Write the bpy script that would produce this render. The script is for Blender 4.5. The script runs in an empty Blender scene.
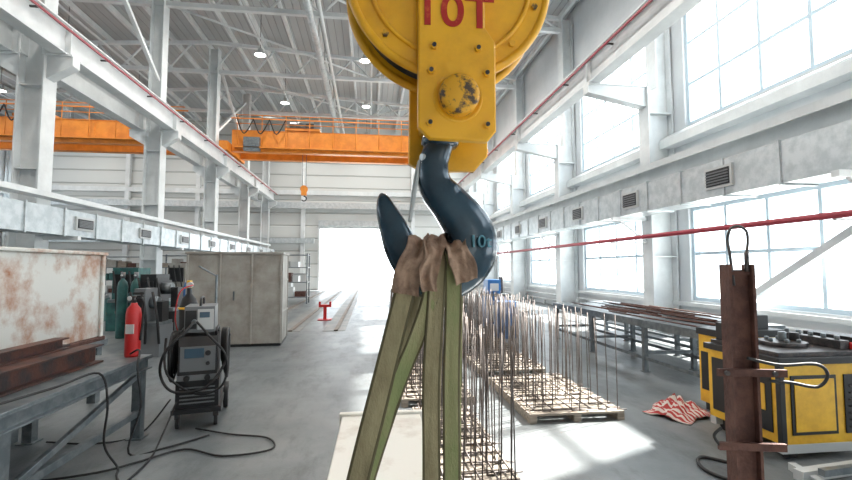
import bpy, bmesh, math, random
from mathutils import Vector, Matrix, noise
random.seed(7)
D=bpy.data
sc=bpy.context.scene
col=sc.collection
sc.view_settings.view_transform='Standard'
sc.view_settings.look='None'
sc.view_settings.exposure=.45

# ---------------------------------------------------------------- materials
def mat(name,c,rough=.5,metal=0,c2=None,scale=6,lo=.4,hi=.6,bump=0,bscale=40,emit=0,detail=6,stretch=None,coat=0):
    m=D.materials.new(name); m.use_nodes=True
    nt=m.node_tree; b=nt.nodes['Principled BSDF']
    b.inputs['Base Color'].default_value=(*c,1)
    b.inputs['Roughness'].default_value=rough
    b.inputs['Metallic'].default_value=metal
    if coat: b.inputs['Coat Weight'].default_value=coat
    tc=nt.nodes.new('ShaderNodeTexCoord')
    src=tc.outputs['Object']
    if stretch:
        mp=nt.nodes.new('ShaderNodeMapping'); mp.inputs['Scale'].default_value=stretch
        nt.links.new(src,mp.inputs[0]); src=mp.outputs[0]
    if c2:
        n=nt.nodes.new('ShaderNodeTexNoise'); n.inputs['Scale'].default_value=scale; n.inputs['Detail'].default_value=detail
        n.inputs['Roughness'].default_value=.65
        nt.links.new(src,n.inputs['Vector'])
        r=nt.nodes.new('ShaderNodeValToRGB')
        r.color_ramp.elements[0].position=lo; r.color_ramp.elements[0].color=(*c,1)
        r.color_ramp.elements[1].position=hi; r.color_ramp.elements[1].color=(*c2,1)
        nt.links.new(n.outputs['Fac'],r.inputs[0]); nt.links.new(r.outputs[0],b.inputs['Base Color'])
    if bump:
        n=nt.nodes.new('ShaderNodeTexNoise'); n.inputs['Scale'].default_value=bscale; n.inputs['Detail'].default_value=4
        nt.links.new(src,n.inputs['Vector'])
        bp=nt.nodes.new('ShaderNodeBump'); bp.inputs['Strength'].default_value=bump; bp.inputs['Distance'].default_value=.01
        nt.links.new(n.outputs['Fac'],bp.inputs['Height']); nt.links.new(bp.outputs[0],b.inputs['Normal'])
    if emit:
        b.inputs['Emission Color'].default_value=(*c,1); b.inputs['Emission Strength'].default_value=emit
    return m

def ribbed(name,c,axis,period,rough=.5,c2=None,strength=.6):
    """painted sheet with regular profile ribs / panel joints along an axis"""
    m=mat(name,c,rough,c2=c2,scale=.6)
    nt=m.node_tree; b=nt.nodes['Principled BSDF']
    tc=nt.nodes.new('ShaderNodeTexCoord'); s=nt.nodes.new('ShaderNodeSeparateXYZ')
    nt.links.new(tc.outputs['Object'],s.inputs[0])
    d=nt.nodes.new('ShaderNodeMath'); d.operation='DIVIDE'; d.inputs[1].default_value=period
    nt.links.new(s.outputs[axis],d.inputs[0])
    f=nt.nodes.new('ShaderNodeMath'); f.operation='FRACT'; nt.links.new(d.outputs[0],f.inputs[0])
    r=nt.nodes.new('ShaderNodeValToRGB'); r.color_ramp.elements[0].position=.0; r.color_ramp.elements[1].position=.08
    e=r.color_ramp.elements.new(.92); e.color=(1,1,1,1); e=r.color_ramp.elements.new(1); e.color=(0,0,0,1)
    nt.links.new(f.outputs[0],r.inputs[0])
    bp=nt.nodes.new('ShaderNodeBump'); bp.inputs['Strength'].default_value=strength; bp.inputs['Distance'].default_value=.05
    nt.links.new(r.outputs[0],bp.inputs['Height']); nt.links.new(bp.outputs[0],b.inputs['Normal'])
    r2=nt.nodes.new('ShaderNodeMix'); r2.data_type='RGBA'
    r2.inputs[6].default_value=(c[0]*.62,c[1]*.62,c[2]*.62,1); r2.inputs[7].default_value=(*c,1)
    nt.links.new(r.outputs[0],r2.inputs[0]); nt.links.new(r2.outputs[2],b.inputs['Base Color'])
    return m

M={}
M['floor']=mat('concrete_floor',(.085,.10,.108),.33,c2=(.20,.215,.22),scale=.9,lo=.3,hi=.72,bump=.15,bscale=60,detail=14)
# dark oil / tyre wear stains mixed over the slab colour
nt=M['floor'].node_tree; bs=nt.nodes['Principled BSDF']; src=bs.inputs['Base Color'].links[0].from_socket
tcn=nt.nodes.new('ShaderNodeTexCoord'); mpn=nt.nodes.new('ShaderNodeMapping'); mpn.inputs['Scale'].default_value=(2.2,.7,1); nt.links.new(tcn.outputs['Object'],mpn.inputs[0])
n2=nt.nodes.new('ShaderNodeTexNoise'); n2.inputs['Scale'].default_value=1.3; n2.inputs['Detail'].default_value=12; n2.inputs['Roughness'].default_value=.75; nt.links.new(mpn.outputs[0],n2.inputs['Vector'])
rr=nt.nodes.new('ShaderNodeValToRGB'); rr.color_ramp.elements[0].position=.50; rr.color_ramp.elements[0].color=(1,1,1,1); rr.color_ramp.elements[1].position=.68; rr.color_ramp.elements[1].color=(.55,.55,.56,1); nt.links.new(n2.outputs['Fac'],rr.inputs[0])
mx=nt.nodes.new('ShaderNodeMix'); mx.data_type='RGBA'; mx.blend_type='MULTIPLY'; mx.inputs[0].default_value=1
nt.links.new(src,mx.inputs[6]); nt.links.new(rr.outputs[0],mx.inputs[7]); nt.links.new(mx.outputs[2],bs.inputs['Base Color'])
mr=nt.nodes.new('ShaderNodeMapRange'); mr.inputs[3].default_value=.26; mr.inputs[4].default_value=.5; nt.links.new(n2.outputs['Fac'],mr.inputs[0]); nt.links.new(mr.outputs[0],bs.inputs['Roughness'])
M['ceil']=ribbed('roof_sheet',(.42,.44,.45),'X',.35,.6)
M['wall']=ribbed('wall_panel',(.60,.62,.61),'Z',1.0,.45,strength=.9)
M['wallr']=mat('wall_paint',(.68,.71,.73),.45,c2=(.62,.65,.67),scale=.8)
M['white']=mat('steel_white_paint',(.70,.73,.74),.4,c2=(.60,.63,.64),scale=1.3)
M['frame']=mat('window_frame_pvc',(.56,.68,.76),.4)
M['galv']=mat('galvanised_duct',(.44,.49,.51),.35,.4,c2=(.58,.62,.64),scale=5)
M['dark']=mat('dark_plastic',(.012,.013,.015),.45)
M['darksteel']=mat('dark_steel',(.05,.05,.055),.4,.6,c2=(.10,.085,.08),scale=20)
M['steel']=mat('bench_steel',(.12,.145,.16),.4,.5,c2=(.20,.22,.23),scale=8)
M['orange']=mat('crane_orange',(.80,.28,.03),.45,c2=(.66,.21,.02),scale=2)
M['yellow']=mat('block_yellow',(.88,.45,.014),.42,c2=(.60,.26,.010),scale=6,lo=.46,hi=.80,bump=.12,bscale=25,coat=.2,detail=10)
M['yellowworn']=mat('worn_boss_yellow',(.76,.38,.02),.5,c2=(.07,.045,.03),scale=34,lo=.50,hi=.60,bump=.3,bscale=40)
M['yellow2']=mat('machine_yellow',(.84,.50,.04),.4,c2=(.68,.37,.03),scale=4)
M['hook']=mat('hook_paint',(.010,.030,.050),.24,.25,c2=(.024,.066,.10),scale=9,lo=.35,hi=.7,bump=.15,bscale=22,coat=.4)
M['red']=mat('red_paint',(.50,.02,.02),.4)
M['redpipe']=mat('red_pipe_paint',(.36,.04,.06),.4)
M['redtext']=mat('red_lettering',(.42,.015,.01),.6,c2=(.60,.10,.02),scale=40,lo=.55,hi=.7)
M['cyan']=mat('pale_blue_lettering',(.10,.28,.36),.5)
M['rust']=mat('rusty_steel',(.075,.032,.025),.7,.3,c2=(.13,.06,.045),scale=9,bump=.4,bscale=50)
M['beam']=mat('dark_rusted_beam',(.045,.035,.035),.6,.4,c2=(.12,.05,.035),scale=5,bump=.3,bscale=50,detail=10)
M['rod']=mat('rebar_steel',(.15,.135,.13),.55,.4,c2=(.09,.07,.06),scale=12)
M['tank']=mat('tank_worn_paint',(.62,.62,.58),.6,c2=(.34,.14,.06),scale=1.7,lo=.49,hi=.66,detail=14,bump=.1)
M['cab']=mat('cabinet_grey',(.37,.36,.33),.55,.05,c2=(.24,.22,.19),scale=2.5,detail=12,lo=.38,hi=.68)
M['wood']=mat('pallet_wood',(.34,.30,.25),.8,c2=(.20,.17,.14),scale=3,stretch=(1,12,12))
M['cream']=mat('cream_painted_box',(.70,.68,.62),.5,c2=(.50,.44,.37),scale=4,detail=9,lo=.52,hi=.72)
M['strap']=mat('sling_webbing',(.33,.285,.165),.85,c2=(.19,.155,.085),scale=16,lo=.40,hi=.68,bump=.25,bscale=320,stretch=(1,1,.35))
M['strapg']=mat('sling_webbing_green',(.21,.24,.10),.85,c2=(.32,.285,.155),scale=14,lo=.38,hi=.66,bump=.25,bscale=320,stretch=(1,1,.35))
M['edge']=mat('webbing_edge',(.10,.085,.045),.9)
M['pad']=mat('sling_leather_pad',(.42,.28,.20),.9,c2=(.25,.16,.115),scale=24,bump=.4,bscale=70)
M['rope']=mat('wire_rope',(.16,.16,.16),.5,.7)
M['rubber']=mat('rubber',(.012,.012,.013),.6)
M['lightgrey']=mat('light_grey_panel',(.50,.52,.52),.4)
M['grey']=mat('mid_grey_panel',(.16,.17,.18),.4)
M['teal']=mat('machine_teal',(.03,.13,.12),.5,c2=(.02,.08,.08),scale=5)
M['blue']=mat('machine_blue',(.02,.13,.36),.4)
M['led']=mat('led_lens',(1,.98,.94),.3,emit=10)
M['screen']=mat('display_panel',(.05,.10,.15),.2)
M['ground']=mat('outside_concrete',(.6,.6,.58),.9,c2=(.52,.52,.5),scale=1)
M['track']=mat('floor_track_steel',(.20,.16,.13),.6,c2=(.14,.12,.10),scale=2)
M['worn']=mat('worn_concrete',(.21,.205,.19),.5,c2=(.14,.15,.15),scale=1.5)
m=mat('striped_rag',(.6,.55,.5),.9); nt=m.node_tree
wv=nt.nodes.new('ShaderNodeTexWave'); wv.inputs['Scale'].default_value=6; wv.inputs['Distortion'].default_value=2
tc=nt.nodes.new('ShaderNodeTexCoord'); nt.links.new(tc.outputs['Object'],wv.inputs[0])
r=nt.nodes.new('ShaderNodeValToRGB'); r.color_ramp.elements[0].position=.45; r.color_ramp.elements[0].color=(.62,.56,.52,1); r.color_ramp.elements[1].position=.55; r.color_ramp.elements[1].color=(.42,.05,.05,1)
nt.links.new(wv.outputs['Fac'],r.inputs[0]); nt.links.new(r.outputs[0],nt.nodes['Principled BSDF'].inputs['Base Color']); M['rag']=m

# ---------------------------------------------------------------- mesh builder
class MB:
    def __init__(s): s.v=[];s.f=[];s.m=[];s.s=[];s.mats=[]
    def mi(s,m):
        m=M[m]
        if m not in s.mats: s.mats.append(m)
        return s.mats.index(m)
    def add(s,vs,fs,m,smooth=False):
        o=len(s.v); s.v+= [tuple(v) for v in vs]; k=s.mi(m)
        sm=smooth if isinstance(smooth,list) else [smooth]*len(fs)
        for f,q in zip(fs,sm): s.f.append([i+o for i in f]); s.m.append(k); s.s.append(q)
    def box(s,x0,x1,y0,y1,z0,z1,m,mtx=None):
        vs=[Vector((x,y,z)) for x in(x0,x1) for y in(y0,y1) for z in(z0,z1)]
        if mtx: vs=[mtx@v for v in vs]
        s.add(vs,[(0,1,3,2),(4,6,7,5),(0,4,5,1),(2,3,7,6),(0,2,6,4),(1,5,7,3)],m)
    def bar(s,p0,p1,w,h,m):
        p0=Vector(p0);p1=Vector(p1);d=p1-p0;L=d.length
        q=d.to_track_quat('Z','Y' if abs(d.normalized().y)<.9 else 'X').to_matrix().to_4x4()
        s.box(-w/2,w/2,-h/2,h/2,0,L,m,Matrix.Translation(p0)@q)
    def cyl(s,p0,p1,r0,m,r1=None,n=20,caps=True):
        if r1 is None:r1=r0
        p0=Vector(p0);p1=Vector(p1);q=(p1-p0).to_track_quat('Z','Y').to_matrix()
        vs=[]
        for p,r in((p0,r0),(p1,r1)):
            for i in range(n):
                a=2*math.pi*i/n; vs.append(p+q@Vector((r*math.cos(a),r*math.sin(a),0)))
        fs=[(i,(i+1)%n,n+(i+1)%n,n+i) for i in range(n)]; sm=[True]*n
        if caps: fs+=[tuple(range(n))[::-1],tuple(range(n,2*n))]; sm+=[False,False]
        s.add(vs,fs,m,sm)
    def revolve(s,prof,origin,m,axis='Z',n=32):
        o=Vector(origin);vs=[];fs=[]
        for r,h in prof:
            for i in range(n):
                a=2*math.pi*i/n;c,d=r*math.cos(a),r*math.sin(a)
                vs.append(o+(Vector((c,d,h)) if axis=='Z' else Vector((c,h,d)) if axis=='Y' else Vector((h,c,d))))
        for k in range(len(prof)-1):
            for i in range(n): fs.append((k*n+i,k*n+(i+1)%n,(k+1)*n+(i+1)%n,(k+1)*n+i))
        s.add(vs,fs,m,True)
    def tube(s,pts,r,m,n=8,sub=6,smoothpath=True):
        pts=[Vector(p) for p in pts]
        if smoothpath and len(pts)>2: pts=crom(pts,sub)
        vs=[];fs=[];N=len(pts);up=None
        for i,p in enumerate(pts):
            t=(pts[min(i+1,N-1)]-pts[max(i-1,0)]).normalized()
            if up is None: up=t.orthogonal().normalized()
            up=(up-t*up.dot(t)).normalized(); b=t.cross(up)
            for k in range(n):
                a=2*math.pi*k/n; vs.append(p+up*r*math.cos(a)+b*r*math.sin(a))
        for i in range(N-1):
            for k in range(n): fs.append((i*n+k,i*n+(k+1)%n,(i+1)*n+(k+1)%n,(i+1)*n+k))
        sm=[True]*len(fs)
        fs+=[tuple(range(n))[::-1],tuple(range((N-1)*n,N*n))]; sm+=[False,False]
        s.add(vs,fs,m,sm)
    def torus(s,c,R,r,m,axis='Z',n=32,a0=0,a1=2*math.pi,k=8):
        pts=[]
        c=Vector(c)
        for i in range(n+1):
            a=a0+(a1-a0)*i/n; u,v=R*math.cos(a),R*math.sin(a)
            pts.append(c+(Vector((u,v,0)) if axis=='Z' else Vector((u,0,v)) if axis=='Y' else Vector((0,u,v))))
        s.tube(pts,r,m,n=k,smoothpath=False)
    def prism(s,out,a0,a1,m,axis='Y'):
        n=len(out)
        def P(u,v,a): return (u,a,v) if axis=='Y' else (a,u,v) if axis=='X' else (u,v,a)
        vs=[P(u,v,a0) for u,v in out]+[P(u,v,a1) for u,v in out]
        fs=[(i,(i+1)%n,n+(i+1)%n,n+i) for i in range(n)]+[tuple(range(n))[::-1],tuple(range(n,2*n))]
        s.add(vs,fs,m)
    def ribbon(s,pts,wid,thick,m,wdir=(1,0,0),sub=8,crumple=0,seed=0,twist=None,curl=.3,K=8,freq=1,edge=None):
        P=crom([Vector(p) for p in pts],sub);N=len(P);vs=[];fs=[]
        for i,p in enumerate(P):
            f=i/(N-1)
            w=wid if not isinstance(wid,(list,tuple)) else wid[0]+(wid[1]-wid[0])*f
            t=(P[min(i+1,N-1)]-P[max(i-1,0)]).normalized()
            wd=Vector(wdir)
            if twist: wd=Matrix.Rotation(twist*f,3,'Z')@wd
            wd=(wd-t*wd.dot(t)).normalized(); nn=t.cross(wd)
            for side in(1,-1):
                for k in range(K+1):
                    q=(k/K-.5)*side
                    o=noise.noise(Vector((q*3,f*9*freq+seed,seed)))*crumple+ noise.noise(Vector((q*7,f*22*freq+seed,seed)))*crumple*.5
                    wo=noise.noise(Vector((f*12*freq+seed,q,3.3)))*crumple*.8
                    vs.append(p+wd*(w*q+wo)+nn*(side*thick/2+o+(abs(q)*2)**2*crumple*curl))
        R=2*(K+1)
        for i in range(N-1):
            for k in range(R):
                fs.append((i*R+k,i*R+(k+1)%R,(i+1)*R+(k+1)%R,(i+1)*R+k))
        s.add(vs,fs,m,True)
        if edge:
            e=s.mi(edge); base=len(s.f)-len(fs)
            for j in range(len(fs)):
                if (j%R) in (K,2*K+1,0,K-1): s.m[base+j]=e
        s.add([vs[j] for j in range(R)],[tuple(range(R))[::-1]],m)
        s.add([vs[(N-1)*R+j] for j in range(R)],[tuple(range(R))],m)
    def ibeam(s,p0,p1,w,h,m,tf=.03,tw=.02):
        x0,y0,z0=p0;x1,y1,z1=p1
        o=[(-w/2,0),(w/2,0),(w/2,tf),(tw/2,tf),(tw/2,h-tf),(w/2,h-tf),(w/2,h),(-w/2,h),(-w/2,h-tf),(-tw/2,h-tf),(-tw/2,tf),(-w/2,tf)]
        if abs(y1-y0)>abs(x1-x0):
            s.prism([(x0+u,z0+v) for u,v in o],y0,y1,m,'Y')
        else:
            s.prism([(y0+u,z0+v) for u,v in o],x0,x1,m,'X')
    def done(s,name,parent=None,loc=None,rot=None,bevel=0):
        me=D.meshes.new(name); me.from_pydata(s.v,[],s.f)
        for m in s.mats: me.materials.append(m)
        for p,k,q in zip(me.polygons,s.m,s.s): p.material_index=k; p.use_smooth=q
        bm=bmesh.new(); bm.from_mesh(me); bmesh.ops.recalc_face_normals(bm,faces=bm.faces); bm.to_mesh(me); bm.free()
        o=D.objects.new(name,me); col.objects.link(o)
        if parent: o.parent=parent
        if loc: o.location=loc
        if rot: o.rotation_euler=rot
        if bevel:
            b=o.modifiers.new('bevel','BEVEL'); b.width=bevel; b.segments=2; b.limit_method='ANGLE'; b.angle_limit=math.radians(50)
        return o

def crom(P,sub):
    out=[]
    for i in range(len(P)-1):
        a=P[max(i-1,0)];b=P[i];c=P[i+1];d=P[min(i+2,len(P)-1)]
        for k in range(sub):
            t=k/sub
            out.append(.5*((2*b)+(c-a)*t+(2*a-5*b+4*c-d)*t*t+(3*b-a-3*c+d)*t**3))
    out.append(P[-1]); return out
def empty(name,loc=(0,0,0),rot=(0,0,0)):
    e=D.objects.new(name,None); e.location=loc; e.rotation_euler=rot; e.empty_display_size=.1; col.objects.link(e); return e

# ---------------------------------------------------------------- room shell
XR=8.4; XL=-26.0; YB=-7.0; YE=36.0
ZC=6.75
COLS=[-6.4,-.4,5.6,11.6,17.6,23.6,29.6,35.4]
b=MB(); b.box(XL-.3,XR+.3,YB-.3,YE+.3,-.2,0,'floor'); b.done('floor')
def roofz(x): return 13.6-(abs(x+8))*.065
b=MB()
b.prism([(XL-.3,roofz(XL-.3)),(-8,13.6),(XR+.3,roofz(XR+.3)),(XR+.3,roofz(XR+.3)+.2),(-8,13.8),(XL-.3,roofz(XL-.3)+.2)],YB-.3,YE+.3,'ceil'); b.done('ceiling')
winid=[0]
def window(x,y0,y1,z0,z1,nx,nz,rail=None):
    winid[0]+=1
    b=MB(); t=.08
    b.box(x-.05,x+.05,y0,y1,z0,z0+.1,'frame');b.box(x-.05,x+.05,y0,y1,z1-.1,z1,'frame')
    b.box(x-.05,x+.05,y0,y0+.1,z0+.1,z1-.1,'frame');b.box(x-.05,x+.05,y1-.1,y1,z0+.1,z1-.1,'frame')
    for i in range(1,nx):
        y=y0+(y1-y0)*i/nx; b.box(x-.04,x+.04,y-t/2,y+t/2,z0+.1,z1-.1,'frame')
    for i in range(1,nz):
        z=z0+(z1-z0)*i/nz; b.box(x-.035,x+.035,y0+.1,y1-.1,z-t/2,z+t/2,'frame')
    b.done('window_%d'%winid[0])
def longwall(name,x0,x1,xw,upper,lower,s):
    b=MB(); zt=13.1
    rows=[r for r in(lower,upper) if r]
    z=0
    for r in rows:
        b.box(x0,x1,YB,YE,z,r[0],'wallr'); z=r[1]
    b.box(x0,x1,YB,YE,z,zt if x0>0 else 12.9,'wallr')
    for r in rows:
        e=[YB]
        for c in COLS[:-1]: e+= [c+.75,c+5.35]
        e+=[YE]
        for i in range(0,len(e),2): b.box(x0,x1,e[i],e[i+1],r[0],r[1],'wallr')
    b.done(name)
    for c in COLS[:-1]:
        for r in rows: window(xw,c+.75,c+5.35,r[0],r[1],4,3 if r[1]-r[0]>2.6 else 2)
longwall('wall_right',XR,XR+.3,XR+.12,(5.5,8.9),(.85,3.3),1)
longwall('wall_left',XL-.3,XL,XL-.12,(4.5,8.9),None,-1)
b=MB(); b.box(XL-.3,XR+.3,YB-.3,YB,0,13.4,'wall'); b.done('wall_back')
DX0,DX1,DZ=-3.9,2.1,4.8
b=MB(); b.box(XL-.3,DX0,YE,YE+.3,0,13.5,'wall');b.box(DX1,XR+.3,YE,YE+.3,0,13.3,'wall');b.box(DX0,DX1,YE,YE+.3,DZ,13.4,'wall'); b.done('wall_end')
b=MB(); b.box(DX0-.15,DX0,YE-.12,YE-.001,0,DZ+.15,'white');b.box(DX1,DX1+.15,YE-.12,YE-.001,0,DZ+.15,'white');b.box(DX0,DX1,YE-.12,YE-.001,DZ,DZ+.15,'white')
b.box(DX0-.1,DX1+.1,YE-.45,YE-.13,DZ+.16,DZ+.6,'galv'); b.done('door_1')
b=MB(); b.box(-60,60,YE+.3,YE+90,-.25,-.03,'ground'); b.box(XR+.3,60,-40,YE+.3,-.25,-.03,'ground'); b.done('ground')
b=MB()
b.prism([(XR-.34,5.02),(XR-.001,5.02),(XR-.001,5.46),(XR-.30,5.30),(XR-.34,5.24)],YB,YE-.5,'white')
b.box(XR-.1,XR-.001,YB,YE-.5,.70,.80,'white'); b.box(XR-.1,XR-.001,YB,YE-.5,3.36,3.5,'white'); b.done('trim_1')
b=MB()
b.box(XL+.2,XR-.2,YE-.25,YE-.001,7.4,7.75,'white'); b.box(XL+.2,XR-.2,YE-.6,YE-.3,6.3,6.75,'galv'); b.box(XL+.2,DX0-.4,YE-.6,YE-.3,3.6,4.0,'galv'); b.done('trim_2')
for i,x in enumerate([-24,-18,-13,-5.2,3.4]):
    b=MB(); b.box(x-.15,x+.15,YE-.3,YE-.002,0,7.4,'white'); b.box(x-.15,x+.15,YE-.3,YE-.002,7.75,12.3,'white'); b.done('wall_post')

# ---------------------------------------------------------------- columns
def column(x,y,side,ztop,w=.46):
    b=MB()
    d=.75 if x>0 else .58
    x0,x1=(x-d/2,x+d/2)
    b.box(x0,x0+.04,y-w/2,y+w/2,0,ZC,'white');b.box(x1-.04,x1,y-w/2,y+w/2,0,ZC,'white')
    b.box(x0+.04,x1-.04,y-.02,y+.02,0,ZC,'white')
    b.box(x0-.08,x1+.08 if side<=0 else x1,y-w/2-.06,y+w/2+.06,0,.05,'white')
    for z in(2,4,6): b.box(x0+.04,x1-.04,y-w/2+.02,y+w/2-.02,z,z+.03,'white')
    u=.46
    xc=x+side*.12
    b.box(xc-u/2,xc-u/2+.03,y-w/2,y+w/2,ZC,ztop,'white');b.box(xc+u/2-.03,xc+u/2,y-w/2,y+w/2,ZC,ztop,'white');b.box(xc-u/2+.03,xc+u/2-.03,y-.02,y+.02,ZC,ztop,'white')
    dirs=[-side] if side else [-1,1]
    ext=1.7 if x>0 else .56
    for s in dirs:
        xa=x+s*d/2; xb=x+s*(d/2+ext)
        o=[(xa,ZC),(xb,ZC),(xb,ZC-.22),(xa,ZC-.55)]
        b.prism(o,y-.14,y+.14,'white'); b.box(min(xa,xb),max(xa,xb),y-.18,y+.18,ZC,ZC+.04,'white')
    b.done('steel_column')
for y in COLS:
    column(8.0,y,1,12.2); column(-7.95,y,0,12.9)
    column(-25.5,y,-1,12.2)
XRW,XLW=6.1,-7.38
for x in(XRW,XLW,-8.55,-24.75):
    b=MB(); z=ZC+.045
    b.ibeam((x,YB+.1,z),(x,YE-.5,z),.34,.75,'white',.035,.03)
    b.box(x-.04,x+.04,YB+.1,YE-.5,z+.75,z+.80,'darksteel')
    for y in COLS[1:-1]:
        b.box(x-.15,x+.15,y-.02,y+.02,z+.04,z+.71,'white')
    if x in(XLW,XRW):
        xx=x+ (.26 if x<0 else -.26)
        b.box(xx-.025,xx+.025,YB+.1,YE-.5,z+.52,z+.56,'redpipe')
        for k in range(14): b.box(min(x,xx),max(x,xx),k*2.6,k*2.6+.04,z+.56,z+.6,'darksteel')
    b.done('crane_runway_beam')
for y0,y1 in((11.6,17.6),(23.6,29.6)):
    b=MB(); b.bar((-7.95,y0+.3,8.6),(-7.95,y1-.3,12.2),.12,.12,'white'); b.bar((-7.8,y1-.3,8.6),(-7.8,y0+.3,12.2),.12,.12,'white'); b.done('diagonal_brace')
b=MB(); b.bar((8.1,9.3,.75),(8.1,5.9,2.75),.14,.14,'white'); b.done('diagonal_brace')

# ---------------------------------------------------------------- roof trusses + purlins
def truss(y):
    b=MB(); zb=11.7
    for x0,x1 in((-8,8.0),(-25.6,-8)):
        b.box(x0,x1,y-.09,y+.09,zb-.09,zb+.09,'white')
        b.bar((x0,y,roofz(x0)-.35),(x1,y,roofz(x1)-.35),.16,.16,'white')
        n=8; dx=(x1-x0)/n
        for i in range(n):
            xa=x0+i*dx; xm=xa+dx/2; xb=xa+dx
            b.cyl((xa,y,zb),(xm,y,roofz(xm)-.4),.05,'white',n=8); b.cyl((xm,y,roofz(xm)-.4),(xb,y,zb),.05,'white',n=8)
    b.done('roof_truss')
for y in COLS[:-1]: truss(y)
b=MB()
x=-25
while x<8.2:
    b.box(x-.06,x+.06,YB+.05,YE-.05,roofz(x)-.27,roofz(x)-.02-.0,'white') ; x+=1.5
b.done('roof_purlins')
b=MB()
for x in(-5,0,4.4,-12,-18): b.cyl((x,YB+.1,11.85),(x,YE-.1,11.85),.05,'white',n=8)
for k,y in enumerate(COLS[2:-2]):
    b.cyl((-8,y,11.8),(0,y+6,11.8),.045,'white',n=8); b.cyl((8,y,11.8),(0,y+6,11.8),.045,'white',n=8)
b.done('roof_bracing')
b=MB(); b.cyl((-2.3,2,11.2),(-2.3,YE-1,11.2),.14,'galv',n=14); b.cyl((-1.9,2,11.25),(-1.9,YE-1,11.25),.07,'white',n=10)
for k in range(12): b.cyl((-2.3,4+k*2.6,11.2),(-2.3,4+k*2.6,12.95),.012,'darksteel',n=5)
for k in range(24): b.torus((-2.3,3+k*1.3,11.2),.145,.014,'galv','Y',n=14,k=5)
b.done('ceiling_pipe_run')
def lamp(x,y,e=110):
    b=MB(); z=11.35
    b.revolve([(.04,.30),(.10,.26),(.13,.1),(.24,.0),(.24,-.03)],(x,y,z),'lightgrey')
    b.cyl((x,y,z-.028),(x,y,z-.01),.22,'led'); b.cyl((x,y,z+.28),(x,y,roofz(x)-.02),.012,'darksteel',n=6)
    o=b.done('high_bay_lamp')
    l=D.lights.new('lamp_light','AREA'); l.shape='DISK'; l.size=.4; l.energy=e; l.color=(1,.96,.90)
    lo=D.objects.new('lamp_light',l); lo.location=(x,y,z-.06); col.objects.link(lo); lo.parent=o
for y in(2.6,8.6,14.6,20.6,26.6,32.6):
    for x in(-5,-.3,4.4,-13,-20): lamp(x,y)

# ---------------------------------------------------------------- ducts
def duct(xa,xb,z0,z1,ya,yb,face):
    b=MB(); b.box(xa,xb,ya,yb,z0,z1,'galv')
    y=ya+1.2
    while y<yb:
        b.box(xa-.03,xb+.03,y-.02,y+.02,z0-.03,z1+.03,'galv'); y+=1.2
    xf=xa if face<0 else xb
    y=ya+1.9
    while y<yb-1:
        q=(xf-.05,xf) if face<0 else (xf,xf+.05)
        b.box(*q,y-.34,y+.34,z0+.15,z1-.13,'lightgrey')
        q2=(q[0]-.012,q[0]) if face<0 else (q[1],q[1]+.012)
        b.box(*q2,y-.29,y+.29,z0+.20,z1-.18,'dark')
        for k in range(5):
            zz=z0+.23+k*(z1-z0-.45)/4.5; q3=(q2[0]-.02,q2[0]) if face<0 else (q2[1],q2[1]+.02)
            b.box(*q3,y-.28,y+.28,zz,zz+.02,'grey')
        y+=3.0
    return b
b=duct(6.75,7.4,3.1,3.8,-3,34,-1)
for y in COLS[1:-1]:
    b.box(6.6,7.62,y-.06,y+.06,3.0,3.1,'white')
    b.bar((6.8,y,3.03),(7.6,y,2.45),.06,.06,'white')
b.done('ventilation_duct')
b=MB(); b.box(7.42,7.6,-6,34.5,3.95,4.35,'white'); b.box(7.1,7.6,-6,34.5,4.35,4.38,'white'); b.box(7.1,7.13,-6,34.5,4.22,4.35,'white')
for y in COLS[1:-1]: b.box(7.12,7.6,y-.05,y+.05,4.26,4.35,'white')
b.done('side_rail_beam')
b=duct(-7.5,-6.95,2.45,3.05,4,34,1)
for y in COLS[2:-1]: b.box(-7.6,-6.85,y-.06,y+.06,2.36,2.45,'white')
b.done('ventilation_duct')
b=MB()
for z in (3.3,): b.box(-7.55,-7.2,4,34,z,z+.03,'white'); b.box(-7.55,-7.52,4,34,z+.03,z+.12,'white'); b.box(-7.23,-7.2,4,34,z+.03,z+.12,'white')
for k in range(12): b.cyl((-7.5+.02*k,4,3.35+.01*(k%3)),(-7.5+.02*k,34,3.35+.01*(k%3)),.012,'rubber',n=5)
b.done('cable_tray')
b=MB(); b.cyl((6.55,-5,2.45),(6.55,33,2.45),.05,'redpipe',n=12)
for y in COLS[1:-1]: b.bar((6.55,y,2.39),(7.6,y,2.39),.05,.04,'white')
b.done('fire_water_pipe')
for c in COLS[:-1]:
    b=MB(); ya,yb=c+.4,c+5.6
    for z in(.25,.5): b.cyl((8.25,ya,z),(8.25,yb,z),.045,'white',n=10)
    b.cyl((8.25,ya+.05,.25),(8.25,ya+.05,.5),.045,'white',n=10); b.cyl((8.25,yb-.05,.25),(8.25,yb-.05,.5),.045,'white',n=10)
    for k in range(3): b.box(8.2,8.3,c+1+k*2,c+1.04+k*2,0,.2,'white')
    b.done('heating_pipe')

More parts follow.
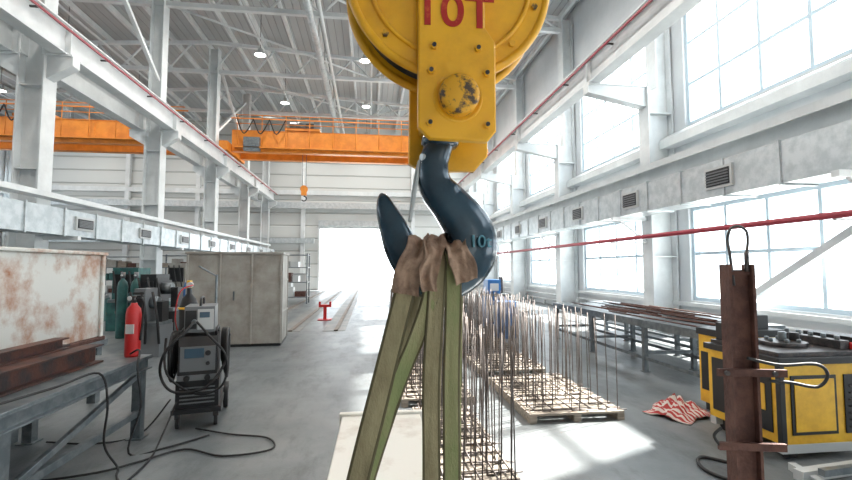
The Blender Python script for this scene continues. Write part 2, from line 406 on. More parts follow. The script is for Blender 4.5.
# ---------------------------------------------------------------- overhead cranes
CZ=ZC+.05+.80+.12
def crane(name,xa,xb,y,trx,hookdrop=None):
    b=MB(); z0=CZ
    for dy in(-.85,.85):
        b.box(xa+.25,xb-.25,y+dy-.18,y+dy+.18,z0,z0+1.1,'orange')
        b.box(xa+.25,xb-.25,y+dy-.22,y+dy+.22,z0+1.1,z0+1.13,'orange'); b.box(xa+.25,xb-.25,y+dy-.03,y+dy+.03,z0+1.13,z0+1.18,'darksteel')
        k=xa+1
        while k<xb-.5: b.box(k-.015,k+.015,y+dy-.2,y+dy+.2,z0+.02,z0+1.1,'orange'); k+=1.5
    for x in(xa,xb):
        b.box(x-.2,x+.2,y-1.6,y+1.6,z0-.06,z0+.4,'orange')
        for dy in(-1.25,1.25): b.cyl((x-.07,y+dy,z0+.03),(x+.07,y+dy,z0+.03),.15,'darksteel')
    for k in range(int((xb-xa)/1.2)):
        x=xa+.6+k*1.2; b.cyl((x,y-1.3,z0+.2),(x,y-1.3,z0+1.85),.02,'orange',n=6)
    for zz in(1.4,1.85): b.cyl((xa+.5,y-1.3,z0+zz),(xb-.5,y-1.3,z0+zz),.022,'orange',n=6)
    b.box(xa+.4,xb-.4,y-1.35,y-1.03,z0+.15,z0+.2,'orange')
    x=xa+.6
    while x<trx-.8:
        b.tube([(x,y-1.42,z0+1.6),(x+.35,y-1.42,z0+.85),(x+.8,y-1.42,z0+1.6)],.035,'rubber',n=6); x+=.8
    b.box(xa+.3,xb-.3,y-1.45,y-1.39,z0+1.6,z0+1.65,'orange')
    b.box(trx-.9,trx+.9,y-1.0,y+1.0,z0+1.20,z0+1.34,'orange')
    b.cyl((trx-.6,y,z0+1.65),(trx+.5,y,z0+1.65),.28,'darksteel'); b.box(trx+.5,trx+.85,y-.3,y+.3,z0+1.34,z0+1.95,'steel')
    b.cyl((trx-.7,y-.6,z0+1.55),(trx+.1,y-.6,z0+1.55),.18,'steel')
    b.box(xa+.9,xa+1.7,y-1.35,y-1.1,z0-.0,z0+.7,'steel')
    if hookdrop:
        for q in(-.1,.1): b.cyl((trx+q,y,z0+1.4),(trx+q,y,hookdrop),.014,'rope',n=6)
        b.cyl((trx,y-.08,hookdrop),(trx,y+.08,hookdrop),.2,'orange'); b.box(trx-.14,trx+.14,y-.1,y+.1,hookdrop-.35,hookdrop,'orange')
        b.torus((trx,y,hookdrop-.52),.13,.035,'dark','Y',n=20,a0=-2.6,a1=1.7)
    b.done(name)
crane('overhead_crane',XLW,XRW,25.0,-3.6,6.0)
crane('overhead_crane',-24.75,-8.55,24.2,-16,6.5)
HX,HY,HZ=.169,1.081,1.83
crane('overhead_crane',XLW,XRW,HY,HX+.02)

# ---------------------------------------------------------------- hook block (foreground)
S=.002445
def L(px,py,y=0):
    k=(1.081+y)/1.081
    x,z=(px-440)*S,(215-py)*S
    return ((x+.169)*k-.169,(z+.13)*k-.13)
blk=empty('crane_hook_block',(HX,HY,HZ))
b=MB(); YF=-.085
fo=[(418,-90),(488,-90),(488,18),(499,34),(499,128),(490,139),(430,137),(418,126)]
b.prism([L(*p,YF) for p in fo],-.085,-.060,'yellow')
bo=[(412,-90),(486,-90),(494,34),(494,150),(480,166),(424,168),(410,160)]
b.prism([L(*p,.02) for p in bo],.060,.085,'yellow'); b.done('cheek_plates',blk,bevel=.004)
b=MB()
x0,z0=L(421,130);x1,z1=L(489,86)
b.box(x0,x1,-.060,.060,z0,z1,'yellow')
x0,z0=L(421,84);x1,z1=L(427,60); b.box(x0,x1,-.06,.06,z0,z1,'yellow')
b.done('crosshead',blk,bevel=.004)
b=MB(); cx,cz=L(460,92,-.1)
b.revolve([(0,-.122),(.036,-.122),(.043,-.118),(.046,-.110),(.046,-.085)],(cx,0,cz),'yellowworn','Y',40)
b.revolve([(.050,-.0855),(.056,-.090),(.058,-.0855)],(cx,0,cz),'yellow','Y',40)
b.cyl((cx,.085,cz),(cx,.105,cz),.05,'yellow'); b.done('pin_boss',blk)
b=MB(); cx,cz=L(447,-16); R=.245
for y0,y1 in((-.058,-.048),(.048,.058)):
    b.cyl((cx,y0,cz),(cx,y1,cz),R,'yellow',n=72)
    ym=(y0+y1)/2; b.torus((cx,ym,cz),R-.004,.011,'yellow','Y',n=72)
b.torus((cx,-.060,cz),R*.80,.006,'yellow','Y',n=64); b.done('sheave_guards',blk)
b=MB(); b.revolve([(.05,-.03),(.215,-.032),(.228,-.03),(.205,0),(.228,.03),(.215,.032),(.05,.03)],(cx,0,cz),'darksteel','Y',64)
b.revolve([(.10,-.046),(.20,-.046),(.226,-.040),(.226,-.034)],(cx,0,cz),'lightgrey','Y',64); b.done('sheave',blk)
b=MB()
for p in [(434,42),(480,42),(431,68),(489,68),(430,122),(489,122)]:
    x,z=L(*p,YF); b.cyl((x,-.093,z),(x,-.085,z),.009,'yellow',n=6); b.cyl((x,-.096,z),(x,-.093,z),.005,'darksteel',n=10)
for a in range(0,360,30):
    x=cx+.215*math.cos(math.radians(a+14)); z=cz+.215*math.sin(math.radians(a+14)); b.cyl((x,-.066,z),(x,-.058,z),.008,'yellowworn',n=6)
b.done('bolts',blk)
b=MB()
for q in(-.222,.222): b.cyl((cx+q,0,cz),(cx+q*.9,0,CZ-.1-HZ),.009,'rope',n=8)
b.done('wire_ropes',blk)
def text(name,body,size,loc,m,parent,ext=.001,bold=0,sx=1):
    c=D.curves.new(name,'FONT'); c.body=body; c.size=size; c.extrude=ext; c.offset=bold; c.align_x='CENTER'; c.align_y='CENTER'
    c.materials.append(M[m]); o=D.objects.new(name,c); o.location=loc; o.rotation_euler=(math.radians(90),0,0); o.scale=(sx,1,1); col.objects.link(o); o.parent=parent; return o
x,z=L(456,5,YF); text('load_marking','10T',.108,(x,-.0865,z),'redtext',blk,bold=.0015,sx=1.08)
# hook
b=MB()
C=[(441,112,13,13),(440,140,14,14),(433,165,15,15),(436,187,17,16),(452,206,20,18),(468,228,24,19),(472,251,25,20),(460,271,23,20),(438,281,21,19),(417,271,18,18),(403,251,17,16),(394,230,14,14),(387,213,10.5,11),(383,200,6,7),(381,195,1.5,2)]
P=crom([Vector((c[0],c[1],0)) for c in C],7); W=crom([Vector((c[2],c[3],0)) for c in C],7)
vs=[];fs=[];n=24;N=len(P)
for i,(p,w) in enumerate(zip(P,W)):
    t=(P[min(i+1,N-1)]-P[max(i-1,0)]).normalized(); nx,nz=-t.y,t.x
    for k in range(n):
        a=2*math.pi*k/n; ca,sa=math.cos(a),math.sin(a)
        ex=.72; ca=math.copysign(abs(ca)**ex,ca); sa=math.copysign(abs(sa)**ex,sa)
        thick=w.y*(1+.18*ca*(1 if 25<i<80 else 0))
        px=p.x+nx*w.x*ca; py=p.y+nz*w.x*ca
        vs.append(((px-440)*S,thick*sa*S*1.05,(215-py)*S))
for i in range(N-1):
    for k in range(n): fs.append((i*n+k,i*n+(k+1)%n,(i+1)*n+(k+1)%n,(i+1)*n+k))
b.add(vs,fs,'hook',True); b.add([vs[k] for k in range(n)],[tuple(range(n))],'hook'); b.add([vs[(N-1)*n+k] for k in range(n)],[tuple(range(n))],'hook')
b.revolve([(.03,0),(.045,.0),(.047,-.02),(.040,-.028),(.03,-.03)],(0,0,L(440,136)[1]),'hook')
b.done('lifting_hook',blk)
b=MB(); x,z=L(420,160);x2,z2=L(410,222); b.bar((x,-.012,z),(x2,-.012,z2),.016,.006,'galv'); b.cyl((x,-.03,z),(x+.03,-.01,z),.008,'galv'); b.tube([(x,.01,z),(x-.012,.01,z-.05),(x2,.01,z2)],.004,'galv'); b.done('safety_latch',blk)
x,z=L(481,242,-.055); text('hook_marking','10t',.040,(x,-.0555,z),'cyan',blk,ext=.005)

# ---------------------------------------------------------------- slings
sl=empty('lifting_sling',(HX,HY,HZ))
def Q(px,py,y):
    x,z=L(px,py,y); return (x,y,z)
def rib(name,pts,w,m,**k):
    b=MB(); b.ribbon([Q(*p) for p in pts],w*S*.93 if not isinstance(w,tuple) else (w[0]*S*.93,w[1]*S*.93),.0035,m,**k); b.done(name,sl)
rib('strap_left',[(336,576,.05),(362,480,.055),(388,385,.060),(412,300,.062),(422,268,.052),(424,248,.0),(416,262,-.052),(405,292,-.064),(382,385,-.058),(358,480,-.052),(334,576,-.046)],21,'strap',crumple=.0025,seed=1,edge='edge')
rib('strap_left_inner',[(434,262,-.056),(430,296,-.070),(417,335,-.064),(400,376,-.052),(386,416,-.040),(368,476,-.030),(346,576,-.02)],(17,17),'strapg',crumple=.0025,seed=4,twist=.35,edge='edge')
rib('strap_center',[(432,576,.05),(432,420,.06),(436,300,.064),(438,262,.055),(438,247,.0),(438,262,-.056),(436,292,-.070),(431,380,-.064),(431,480,-.058),(431,576,-.05)],18,'strap',crumple=.0025,seed=8,edge='edge')
rib('strap_right_green',[(452,576,.05),(453,420,.062),(455,300,.064),(453,264,.056),(449,248,.0),(452,262,-.056),(453,292,-.066),(451,380,-.062),(451,480,-.055),(450,576,-.05)],17,'strapg',crumple=.002,seed=12,edge='edge')
rib('pad_left',[(420,318,.075),(428,272,.066),(430,246,.02),(428,239,-.01),(420,247,-.062),(411,266,-.078),(406,294,-.076)],(28,24),'pad',crumple=.015,seed=21,curl=.5,K=14,freq=.6)
rib('pad_mid',[(448,284,.07),(440,250,.04),(436,238,-.012),(433,250,-.078),(430,270,-.092),(429,291,-.088)],(22,17),'pad',crumple=.012,seed=33,curl=.5,K=14,freq=.6)
rib('pad_right',[(474,262,.075),(462,246,.066),(452,241,-.005),(453,248,-.064),(461,260,-.078),(468,281,-.074)],(26,22),'pad',crumple=.014,seed=40,curl=.5,K=14,freq=.6)

b=MB(); b.box(-.17,.26,-.25,1.45,0.34,.885,'cream')
for y in(-.25,.55,1.41): b.box(-.185,.275,y,y+.04,.34,.90,'cream')
b.box(-.185,.275,-.25,1.45,.30,.34,'rust'); b.box(-.17,.26,-.1,0,0,.30,'wood'); b.box(-.17,.26,1.2,1.3,0,.30,'wood')
b.done('painted_steel_load',loc=(.0,1.15,0),rot=(0,0,math.radians(-1)),bevel=.006)

# ---------------------------------------------------------------- rebar pallets
def rebar(x0,x1,y0,y1,nx,ny,h,seed,dens=1.,wood=True):
    random.seed(seed); b=MB()
    zt=.10
    nb=int((y1-y0)/.16)
    for i in range(nb):
        y=y0+i*(y1-y0)/nb; b.box(x0,x1,y,y+.14,zt-.022,zt,'wood')
    for x in(x0,(x0+x1)/2-.04,x1-.08): b.box(x,x+.08,y0,y1,.0,zt-.022,'wood')
    for i in range(nx):
        for j in range(ny):
            if random.random()>dens: continue
            x=x0+.06+(x1-x0-.12)*i/(nx-1)+random.uniform(-.02,.02); y=y0+.06+(y1-y0-.12)*j/(ny-1)+random.uniform(-.03,.03)
            hh=h+random.uniform(-.05,.05); lx,ly=random.uniform(-.03,.03),random.uniform(-.03,.03)
            b.tube([(x,y,zt+.01),(x+lx*.4,y+ly*.4,zt+hh*.5),(x+lx,y+ly,zt+hh)],.0055,'rod',n=5,smoothpath=False)
            b.tube([(x,y,zt+.012),(x+.10,y+random.uniform(-.03,.03),zt+.012)],.0062,'rod',n=5,smoothpath=False)
    for j in range(ny):
        y=y0+.06+(y1-y0-.12)*j/(ny-1); b.cyl((x0+.02,y,zt+.02),(x1-.02,y,zt+.02),.008,'rod',n=5)
    for i in range(0,nx,2):
        x=x0+.06+(x1-x0-.12)*i/(nx-1); b.cyl((x,y0+.02,zt+.036),(x,y1-.02,zt+.036),.008,'rod',n=5)
    b.done('rebar_cage_pallet')
rebar(1.75,2.85,4.85,6.6,10,9,1.05,1,.8)
rebar(.50,1.15,3.25,5.3,9,11,1.1,2,.85)
rebar(.40,1.3,5.6,7.6,11,10,1.1,3,.9)
rebar(1.75,2.8,7.0,8.9,11,10,1.1,4,.9)
rebar(.4,1.4,8.0,10.2,11,10,1.15,5,.9)
rebar(1.8,2.9,9.3,11.4,11,10,1.1,6,.85)
rebar(.5,1.6,10.6,12.8,10,10,1.15,7,.85)

# ---------------------------------------------------------------- right work tables
def table(x0,x1,y0,y1,h,name='steel_work_table',legs=4,stuff=True):
    b=MB(); b.box(x0,x1,y0,y1,h-.04,h,'steel')
    b.box(x0,x1,y0,y0+.05,h-.12,h-.04,'steel');b.box(x0,x1,y1-.05,y1,h-.12,h-.04,'steel');b.box(x0,x0+.05,y0+.05,y1-.05,h-.12,h-.04,'steel');b.box(x1-.05,x1,y0+.05,y1-.05,h-.12,h-.04,'steel')
    for i in range(legs):
        y=y0+.03+(y1-y0-.14)*i/(legs-1)
        for x in(x0+.03,x1-.10): b.box(x,x+.07,y,y+.07,0,h-.04,'steel'); b.box(x-.02,x+.09,y-.02,y+.09,0,.012,'steel')
        b.box(x0+.1,x1-.1,y+.01,y+.05,.28,.33,'steel')
    for x in(x0+.04,x1-.09): b.box(x,x+.04,y0+.1,y1-.1,.20,.25,'steel')
    if stuff:
        random.seed(int(y0*10))
        for k in range(16):
            x=random.uniform(x0+.1,x1-.1); yy=random.uniform(y0+.2,(y0+y1)/2); l=random.uniform(1,min(2.6,y1-yy)); b.cyl((x,yy,h+.012+.012*(k%3)),(x+random.uniform(-.1,.1),yy+l,h+.012+.012*(k%3)),.012,'rust',n=6)
    b.done(name)
table(4.45,5.45,5.2,10.6,.85)
table(5.9,6.5,6.4,11.8,.80,legs=4)
table(3.3,4.2,13,17.5,.85,stuff=False)
b=MB(); b.box(-.3,.3,-.3,.3,0,.08,'dark'); b.box(-.28,.28,-.28,.28,.08,.95,'blue'); b.box(-.32,.32,-.32,.32,.95,1.0,'steel'); b.box(-.24,.12,-.24,.24,1.0,1.38,'blue'); b.box(-.18,.06,-.255,-.24,1.08,1.28,'lightgrey'); b.cyl((.2,0,1.0),(.2,0,1.45),.06,'darksteel'); b.box(-.2,.2,-.295,-.28,.25,.7,'lightgrey')
b.done('blue_workshop_machine',loc=(3.42,12.2,0),bevel=.015)
b=MB(); b.revolve([(0,0),(.285,0),(.29,.02),(.285,.04),(.285,.28),(.30,.30),(.285,.32),(.285,.58),(.30,.60),(.285,.62),(.285,.86),(.295,.88),(.28,.885),(.27,.86),(0,.86)],(3.35,10.9,0),'blue'); b.cyl((3.5,10.9,.86),(3.5,10.9,.885),.03,'lightgrey'); b.done('blue_drum')

# ---------------------------------------------------------------- rebar bending machine
def bender():
    b=MB(); x0,x1,y0,y1=3.62,4.9,3.65,4.5
    b.box(x0,x1,y0,y1,.14,.84,'yellow2')
    b.box(x0-.03,x1+.03,y0-.03,y1+.03,.84,.90,'dark'); b.box(x0+.02,x1-.02,y0+.02,y1-.02,.90,.94,'darksteel')
    for z in(.06,): b.box(x0,x1,y0,y0+.08,z,.14,'lightgrey'); b.box(x0,x1,y1-.08,y1,z,.14,'lightgrey')
    for x in(x0+.08,x1-.2):
        for y in(y0+.02,y1-.14): b.cyl((x,y+.05,.06),(x+.08,y+.05,.06),.06,'rubber')
    b.box(x0+.10,x0+.56,y0-.012,y0,.22,.74,'dark'); b.box(x0+.13,x0+.53,y0-.02,y0-.012,.25,.71,'yellow2')
    b.box(x0+.64,x1-.1,y0-.012,y0,.22,.74,'dark')
    for k in range(7): b.box(x0+.68,x1-.16,y0-.03,y0-.012,.27+k*.06,.285+k*.06,'darksteel')
    b.box(x0-.012,x0,y0+.08,y1-.40,.22,.76,'dark'); b.box(x0-.012,x0,y1-.34,y1-.06,.22,.76,'dark'); b.box(x0-.02,x0-.012,y0+.14,y1-.46,.4,.64,'yellow2')
    for x in(x0-.015,x1-.035): b.box(x,x+.05,y0-.02,y0+.03,.14,.84,'dark')
    Z=.94
    b.cyl((x0+.45,4.05,Z),(x0+.45,4.05,Z+.04),.2,'darksteel',n=32)
    for a in range(0,360,60): b.cyl((x0+.45+.13*math.cos(math.radians(a)),4.05+.13*math.sin(math.radians(a)),Z+.04),(x0+.45+.13*math.cos(math.radians(a)),4.05+.13*math.sin(math.radians(a)),Z+.07),.02,'steel',n=10)
    b.cyl((x0+.45,4.05,Z+.04),(x0+.45,4.05,Z+.13),.035,'steel'); b.cyl((x0+.58,4.05,Z+.04),(x0+.58,4.05,Z+.12),.045,'dark')
    b.box(x0+.75,x0+.85,3.75,4.4,Z,Z+.08,'darksteel'); b.box(x0+.95,x0+1.15,3.8,4.3,Z,Z+.1,'dark')
    for k in range(5): b.cyl((x0+.8,3.82+k*.13,Z+.08),(x0+.8,3.82+k*.13,Z+.12),.022,'steel',n=10)
    b.box(x0+.06,x0+.2,4.3,4.45,Z,Z+.18,'dark'); b.cyl((x0+.13,4.37,Z+.18),(x0+.13,4.37,Z+.22),.03,'red')
    b.box(x0+.85,x0+1.2,3.72,3.78,Z,Z+.06,'red')
    b.done('rebar_bending_machine',bevel=.006)
    b=MB()
    b.box(4.0,4.8,4.75,5.12,.1,.90,'yellow2'); b.box(3.98,4.82,4.73,5.14,.90,.98,'dark')
    b.box(4.07,4.7,4.735,4.75,.2,.7,'dark'); b.box(3.99,4.0,4.82,5.08,.25,.7,'dark')
    for x in(4.05,4.7): b.box(x,x+.05,4.8,5.1,0,.1,'dark')
    b.cyl((4.25,4.95,.98),(4.25,4.95,1.1),.06,'darksteel'); b.box(4.5,4.7,4.85,5.05,.98,1.14,'dark')
    b.done('rebar_cutting_machine',bevel=.006)
bender()
b=MB()
b.bar((3.4,3.30,.05),(4.9,3.48,.05),.08,.08,'lightgrey'); b.bar((3.45,3.05,.03),(3.55,3.5,.03),.06,.06,'lightgrey'); b.bar((4.5,3.1,.03),(4.6,3.6,.03),.06,.06,'lightgrey')
b.bar((3.5,3.2,.11),(4.9,3.35,.11),.05,.05,'steel'); b.done('steel_profile_pile')
b=MB(); b.tube([(3.59,3.9,.3),(3.4,3.75,.10),(3.2,3.6,.02),(2.95,3.8,.015),(2.8,3.5,.015),(3.1,3.0,.015)],.014,'rubber'); b.done('power_cable')
b=MB(); n=26; vs=[];fs=[]
for i in range(n+1):
    for j in range(n+1):
        u,v=i/n-.5,j/n-.5
        e=max(0,1-(u*u+v*v)*3.2)
        wob=1+.35*noise.noise(Vector((math.atan2(v,u)*1.2,2.1,0)))
        z=.012+e*(.09+.16*abs(noise.noise(Vector((u*5,v*5,1.7))))+.06*noise.noise(Vector((u*13,v*13,4))))
        vs.append((u*.62*wob,v*.55*wob,max(.006,z)))
for i in range(n):
    for j in range(n):
        a=i*(n+1)+j; fs.append((a,a+n+1,a+n+2,a+1))
b.add(vs,fs,'rag',True); o=b.done('striped_rag',loc=(3.6,4.98,0),rot=(0,0,.5))
so_=o.modifiers.new('thick','SOLIDIFY'); so_.thickness=.005

# ---------------------------------------------------------------- rusty post stand (right foreground)
b=MB()
b.box(-.07,-.055,-.05,.05,0,1.72,'rust'); b.box(.055,.07,-.05,.05,0,1.72,'rust'); b.box(-.055,.055,-.012,.012,0,1.69,'rust')
b.box(-.16,.20,-.075,-.052,1.10,1.14,'rust'); b.box(-.17,.18,-.075,-.052,.70,.74,'rust')
for x in(-.12,.13): b.cyl((x,-.09,1.12),(x,-.03,1.12),.014,'darksteel',n=8)
b.box(-.30,.30,-.05,.05,0,.03,'rust'); b.box(-.05,.05,-.32,.32,.03,.05,'rust')
b.box(-.055,.055,-.03,.03,1.66,1.68,'rust')
b.tube([(-.03,-.02,1.6),(-.045,-.02,1.78),(-.055,-.02,1.86),(-.035,-.02,1.925),(.01,-.02,1.94),(.05,-.02,1.91),(.055,-.02,1.85),(.045,-.02,1.78)],.008,'darksteel')
b.cyl((.045,-.02,1.68),(.045,-.02,1.79),.013,'darksteel',n=8)
b.tube([(0,-.06,1.20),(.15,-.09,1.17),(.33,-.1,1.18),(.40,-.08,1.12),(.36,-.06,1.05),(.22,-.06,1.07),(.1,-.07,1.08)],.009,'rubber')
b.tube([(-.16,-.06,.72),(-.2,-.08,.78),(-.17,-.1,.83)],.008,'rubber')
b.done('rusty_post_stand',loc=(2.1,2.36,0),rot=(0,0,math.radians(-12)))

# ---------------------------------------------------------------- left bench group
b=MB()
x0,x1,y0,y1,h=-3.35,-2.25,1.4,5.1,.80
b.box(x0,x1,y0,y1,h-.02,h,'steel')
b.ibeam((x1-.05,y0,h-.14),(x1-.05,y1,h-.14),.1,.12,'steel',.014,.01); b.ibeam((x0+.05,y0,h-.14),(x0+.05,y1,h-.14),.1,.12,'steel',.014,.01)
for y in(1.5,3.2,4.95):
    b.box(x0+.1,x1-.1,y-.04,y+.04,h-.12,h-.02,'steel')
    for x in(x0+.02,x1-.10): b.box(x,x+.09,y-.045,y+.045,0,h-.14,'steel'); b.box(x-.03,x+.12,y-.08,y+.08,0,.012,'steel')
b.box(x1-.08,x1-.03,1.5,4.95,.22,.28,'steel'); b.bar((x1-.06,3.2,.65),(x1-.06,2.2,.0),.05,.05,'steel'); b.bar((x1-.06,3.25,.25),(x1-.06,4.9,.62),.05,.04,'steel')
b.done('welding_bench',bevel=.003)
b=MB()
for x in(-2.62,-2.92): b.ibeam((x,2.0,.801),(x,4.75,.801),.16,.17,'beam',.014,.012)
b.ibeam((-2.76,2.0,.972),(-2.76,4.5,.972),.12,.10,'beam',.012,.01)
b.done('steel_i_beams')
b=MB(); b.box(-5.6,-3.38,3.4,6.4,.70,.78,'steel')
for x in(-5.5,-3.52):
    for y in(3.5,4.9,6.25): b.box(x,x+.1,y,y+.1,0,.70,'steel')
b.done('support_table')
b=MB(); b.box(-5.4,-3.42,3.3,6.3,.83,1.86,'tank'); b.box(-5.44,-3.38,3.26,6.34,1.86,1.90,'tank'); b.box(-5.44,-3.38,3.26,6.34,.78,.83,'rust')
for y in(3.3,6.24): b.box(-3.42,-3.385,y,y+.06,.83,1.86,'tank')
b.done('rusty_steel_tank',bevel=.01)
b=MB(); ox,oy,oz=0,0,0
b.revolve([(0,0),(.07,0),(.075,.02),(.075,.36),(.066,.41),(.035,.44),(.028,.46),(0,.46)],(ox,oy,oz),'red')
b.cyl((ox,oy,oz+.455),(ox,oy,oz+.52),.022,'darksteel'); b.box(ox-.015,ox+.1,oy-.012,oy+.012,oz+.53,oz+.55,'dark'); b.box(ox-.015,ox+.09,oy-.012,oy+.012,oz+.49,oz+.50,'dark'); b.cyl((ox-.03,oy-.03,oz+.50),(ox-.03,oy-.045,oz+.50),.02,'lightgrey')
b.tube([(ox+.02,oy,oz+.5),(ox+.10,oy,oz+.46),(ox+.10,oy-.02,oz+.3),(ox+.085,oy-.02,oz+.14)],.011,'rubber')
b.box(ox-.04,ox+.04,oy-.078,oy-.06,oz+.20,oz+.28,'lightgrey'); o=b.done('fire_extinguisher',loc=(-2.40,4.99,.801)); o.scale=(.95,.95,1.18)
b=MB(); b.revolve([(0,0),(.055,0),(.055,.02),(.03,.05),(.016,.11),(0,.115)],(-2.8,4.95,.8),'lightgrey'); b.done('metal_funnel')
b=MB()
b.tube([(-2.4,3.0,.83),(-2.25,3.6,.84),(-2.17,4.0,.85),(-2.12,4.05,.6),(-2.16,4.1,.25),(-2.1,4.2,.02),(-2.0,4.0,.015),(-1.6,3.4,.015),(-1.5,2.5,.015)],.009,'rubber')
b.tube([(-2.35,4.85,.85),(-2.22,4.75,.9),(-2.16,4.6,.75),(-2.12,4.6,.4),(-2.16,4.5,.02),(-1.9,4.6,.015),(-1.6,4.9,.015)],.009,'rubber'); b.done('bench_cable')

# ---------------------------------------------------------------- welding machine
wm=(-1.92,5.55,0)
b=MB()
b.box(-.24,.24,-.42,.42,.16,.21,'dark')
for x in(-.27,.23): b.cyl((x,.32,.15),(x+.05,.32,.15),.15,'rubber',n=24); b.cyl((x-.005,.32,.15),(x+.055,.32,.15),.06,'grey')
for x in(-.2,.17): b.cyl((x,-.34,.06),(x+.035,-.34,.06),.06,'rubber'); b.box(x-.01,x+.045,-.37,-.31,.10,.16,'darksteel')
b.box(-.21,.21,-.36,.12,.21,.50,'dark')
for k in range(5): b.box(-.17,.17,-.368,-.36,.25+k*.04,.265+k*.04,'grey')
b.prism([(-.40,.50),(.14,.50),(.14,.96),(-.34,.96),(-.40,.86)],-.19,.19,'dark','X')
b.box(-.17,.17,-.408,-.398,.60,.86,'grey'); b.box(-.13,.06,-.414,-.408,.74,.84,'screen'); b.cyl((.10,-.41,.79),(.10,-.435,.79),.028,'dark'); b.cyl((.10,-.41,.68),(.10,-.435,.68),.02,'dark')
b.box(-.195,.195,-.404,-.34,.50,.56,'grey'); b.cyl((-.1,-.40,.53),(-.1,-.44,.53),.03,'dark'); b.cyl((.1,-.40,.53),(.1,-.44,.53),.03,'dark')
b.tube([(-.17,-.3,.96),(-.17,-.3,1.02),(-.17,.05,1.02),(-.17,.05,.96)],.013,'dark',sub=3); b.tube([(.17,-.3,.96),(.17,-.3,1.02),(.17,.05,1.02),(.17,.05,.96)],.013,'dark',sub=3)
b.box(-.15,.15,-.34,.14,1.0,1.28,'grey'); b.box(-.155,-.15,-.28,.08,1.03,1.25,'dark'); b.box(-.02,.14,-.348,-.34,1.03,1.25,'lightgrey'); b.box(-.14,-.03,-.348,-.34,1.04,1.24,'dark'); b.cyl((-.05,-.35,1.12),(-.05,-.40,1.12),.025,'steel'); b.box(.0,.1,-.352,-.348,1.16,1.22,'screen')
b.tube([(0,-.28,1.28),(0,-.25,1.36),(0,.05,1.36),(0,.08,1.28)],.012,'dark',sub=3)
b.cyl((.12,.2,.21),(.12,.2,1.62),.014,'steel'); b.cyl((.12,.2,1.6),(-.05,-.05,1.72),.01,'steel')
b.revolve([(0,0),(.10,0),(.105,.03),(.105,1.02),(.08,1.12),(.03,1.18),(.03,1.25),(0,1.25)],(-.18,.28,.21),'dark')
b.cyl((-.18,.28,1.46),(-.18,.28,1.55),.03,'yellow2'); b.cyl((-.16,.2,1.5),(-.16,.12,1.5),.035,'lightgrey'); b.torus((-.18,.28,1.22),.107,.014,'yellow2')
for k in range(5):
    r=.18+.022*k
    b.torus((.23+.012*k,-.1-.01*k,.82-.02*k),r,.018,'rubber','X')
    b.torus((-.23-.012*k,-.05-.01*k,.80-.02*k),r,.016,'rubber','X')
b.tube([(-.05,-.4,1.12),(-.1,-.55,1.05),(-.28,-.6,.85),(-.33,-.5,.6),(-.2,-.5,.42),(.1,-.5,.45),(.28,-.4,.7),(.3,-.2,.95)],.014,'rubber')
b.tube([(-.02,-.4,1.12),(.1,-.52,1.0),(.28,-.5,.75),(.25,-.5,.45),(.0,-.48,.38),(-.28,-.45,.6),(-.32,-.3,.95)],.012,'rubber')
b.tube([(-.12,.12,1.5),(-.25,.05,1.42),(-.28,0,1.1),(-.2,.1,.8)],.007,'red')
b.done('welding_machine',loc=wm,rot=(0,0,math.radians(14)),bevel=.003)
b=MB()
b.tube([(-1.8,5.1,.02),(-1.4,4.9,.015),(-1.0,4.75,.015),(-.9,4.45,.015),(-1.3,4.35,.015),(-1.7,4.55,.015),(-2.0,4.3,.015),(-2.3,4.1,.015),(-3.2,3.9,.015)],.009,'rubber')
b.tube([(-2.0,5.1,.3),(-2.05,4.9,.02),(-1.9,4.2,.015),(-2.0,3.4,.015),(-2.6,2.6,.015)],.009,'rubber')
b.tube([(-2.1,5.2,.3),(-2.3,5.0,.02),(-2.6,4.8,.015),(-3.1,4.9,.015)],.009,'rubber'); b.done('floor_cables')

# ---------------------------------------------------------------- big cabinet etc.
b=MB()
b.box(-1.95,0,0,1.2,.06,2.0,'cab'); b.box(-1.98,.03,-.03,1.23,2.0,2.05,'cab'); b.box(-1.95,0,.02,1.18,0,.06,'dark')
for x in(-1.95,-1.3,-.65,-.04): b.box(x,x+.04,-.025,0,.06,2.0,'cab')
for z in(.7,1.4): b.box(0,.02,.04,1.16,z,z+.04,'cab')
b.box(0,.02,.02,.06,.06,2.0,'cab');b.box(0,.02,1.14,1.18,.06,2.0,'cab'); b.box(-1.0,-.97,-.05,-.02,1,1.2,'steel')
b.done('sheet_metal_container',loc=(-1.93,10.3,0),rot=(0,0,math.radians(4)),bevel=.006)
def machine(name,x,y,w,d,h,m,rot=0):
    b=MB(); b.box(-w/2,w/2,-d/2,d/2,0,h*.45,m); b.box(-w/2+.1,w/2-.5*w,-d/2+.05,d/2-.05,h*.45,h,m)
    b.box(-w/2+.05,w/2-.02,-d/2-.05,d/2,h*.45,h*.5,'steel'); b.cyl((-w*.02,0,h*.78),(w*.25,0,h*.78),h*.09,'steel'); b.box(w*.28,w*.45,-.15,.15,h*.5,h*.8,'dark')
    b.box(-w/2+.15,-.05*w,-d/2,-d/2+.05,h*.6,h*.9,'dark'); b.cyl((-w*.3,-d/2-.05,h*.3),(-w*.3,-d/2,h*.3),.06,'grey')
    for k in range(3): b.tube([(-w*.4+k*.2,-d/2-.02,h*.95),(-w*.4+k*.2+.15,-d/2-.15,h*.6),(-w*.3+k*.25,-d/2-.05,h*.2)],.025,'rubber',n=6)
    b.done(name,loc=(x,y,0),rot=(0,0,rot))
machine('lathe_machine',-6.3,13.6,1.5,.8,1.7,'teal'); machine('milling_machine',-4.95,11.6,.9,.8,1.55,'dark'); machine('milling_machine',-4.3,9.6,.6,.6,1.3,'grey')
machine('lathe_machine',-9.5,15.5,2.2,.9,1.6,'teal',.3); machine('milling_machine',-12,17,1.6,.9,1.9,'grey'); machine('milling_machine',-7.5,20,1.6,.9,1.9,'cab')
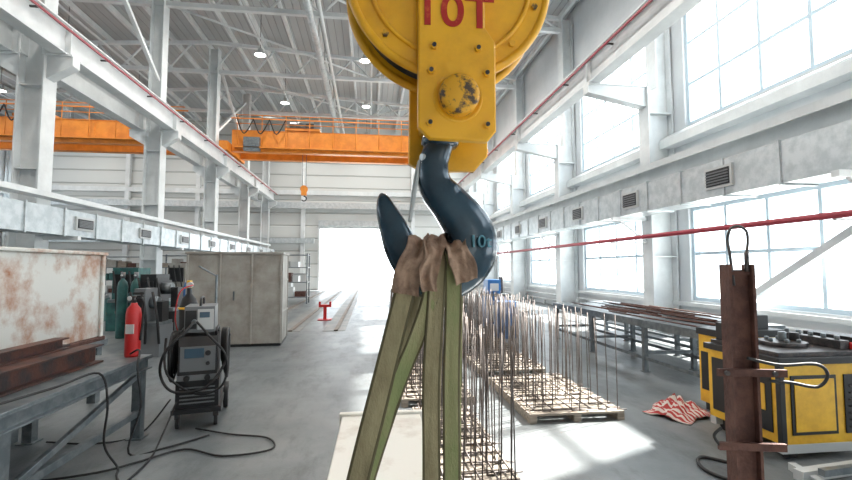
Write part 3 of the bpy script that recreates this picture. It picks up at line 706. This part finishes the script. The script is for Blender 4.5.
machine('lathe_machine',-14,13,2.2,.9,1.5,'blue',.2); machine('milling_machine',-17,22,2.6,1.2,2.2,'lightgrey')
for k,(x,y,m) in enumerate([(-6.0,11.9,'teal'),(-5.72,11.95,'teal'),(-4.2,11.2,'blue')]):
    b=MB(); b.revolve([(0,0),(.11,0),(.115,.03),(.115,1.25),(.09,1.36),(.04,1.42),(.035,1.46)],(x,y,0),m); b.cyl((x,y,1.45),(x,y,1.6),.05,'grey'); b.cyl((x,y-.03,1.52),(x,y-.09,1.52),.02,'lightgrey'); b.done('gas_cylinder')
for sx,sy in((-10.5,24),(-15,27),(-20,20),(-5.6,22)):
    b=MB()
    for x in(0,2.6):
        for y in(0,.8): b.box(x,x+.06,y,y+.06,0,2.4,'steel')
    random.seed(int(sy))
    for z in(.3,1.0,1.7,2.3):
        b.box(0,2.66,0,.86,z,z+.04,'steel')
        if z<2.2:
            x=.1
            while x<2.2:
                w=random.uniform(.25,.5); b.box(x,x+w,.1,.7,z+.04,z+.04+random.uniform(.2,.45),random.choice(['cab','wood','lightgrey','teal','rust'])); x+=w+.08
    b.done('storage_shelf',loc=(sx,sy,0))
b=MB(); b.box(-.22,.22,-.2,.2,0,.03,'red'); b.box(-.05,.05,-.05,.05,.03,.42,'red'); b.box(-.2,.2,-.07,.07,.42,.50,'red'); b.box(-.2,-.14,-.07,.07,.5,.6,'red'); b.box(.14,.2,-.07,.07,.5,.6,'red'); b.done('red_pipe_stand',loc=(-1.45,15.2,0))
b=MB()
for x in(-3.3,-2.1,-.9):
    b.box(x-.35,x+.25,12.5,35.9,0,.006,'worn')
for x in(-3.3,-2.1,-.9): b.box(x-.05,x+.05,12.5,35.9,.006,.035,'track')
b.done('floor_rail_track')
b=MB()
for k,(x,y,w,h) in enumerate([(-5.6,28,.9,1.0),(-4.9,30,.8,1.3),(-6.5,30,1.1,.9)]):
    b.box(x,x+w,y,y+.8,.12,h,'lightgrey' if k!=2 else 'wood'); b.box(x-.03,x+w+.03,y-.03,y+.83,h,h+.04,'steel')
    for q in(0,w-.1): b.box(x+q,x+q+.1,y,y+.8,0,.12,'wood')
b.done('storage_crates')

# ---------------------------------------------------------------- light
w=D.worlds.new('world'); sc.world=w; w.use_nodes=True
nt=w.node_tree; bg=nt.nodes['Background']; bg.inputs['Color'].default_value=(.86,.94,1,1); bg.inputs['Strength'].default_value=4.0
s=D.lights.new('sun','SUN'); s.energy=28; s.angle=.02; s.color=(1,.955,.88)
so=D.objects.new('sun',s); col.objects.link(so)
el,az=math.radians(43),math.radians(22)
so.rotation_euler=Vector((-math.cos(el)*math.cos(az),-math.cos(el)*math.sin(az),-math.sin(el))).to_track_quat('-Z','Y').to_euler()
so.location=(30,15,30)

# ---------------------------------------------------------------- camera
c=D.cameras.new('camera'); c.sensor_width=36; c.lens=36*450/852; c.clip_end=300; c.clip_start=.05
co=D.objects.new('camera',c); col.objects.link(co); co.location=(0,0,1.7)
co.rotation_euler=(math.radians(90+3.56),0,math.radians(-7.1))
sc.camera=co
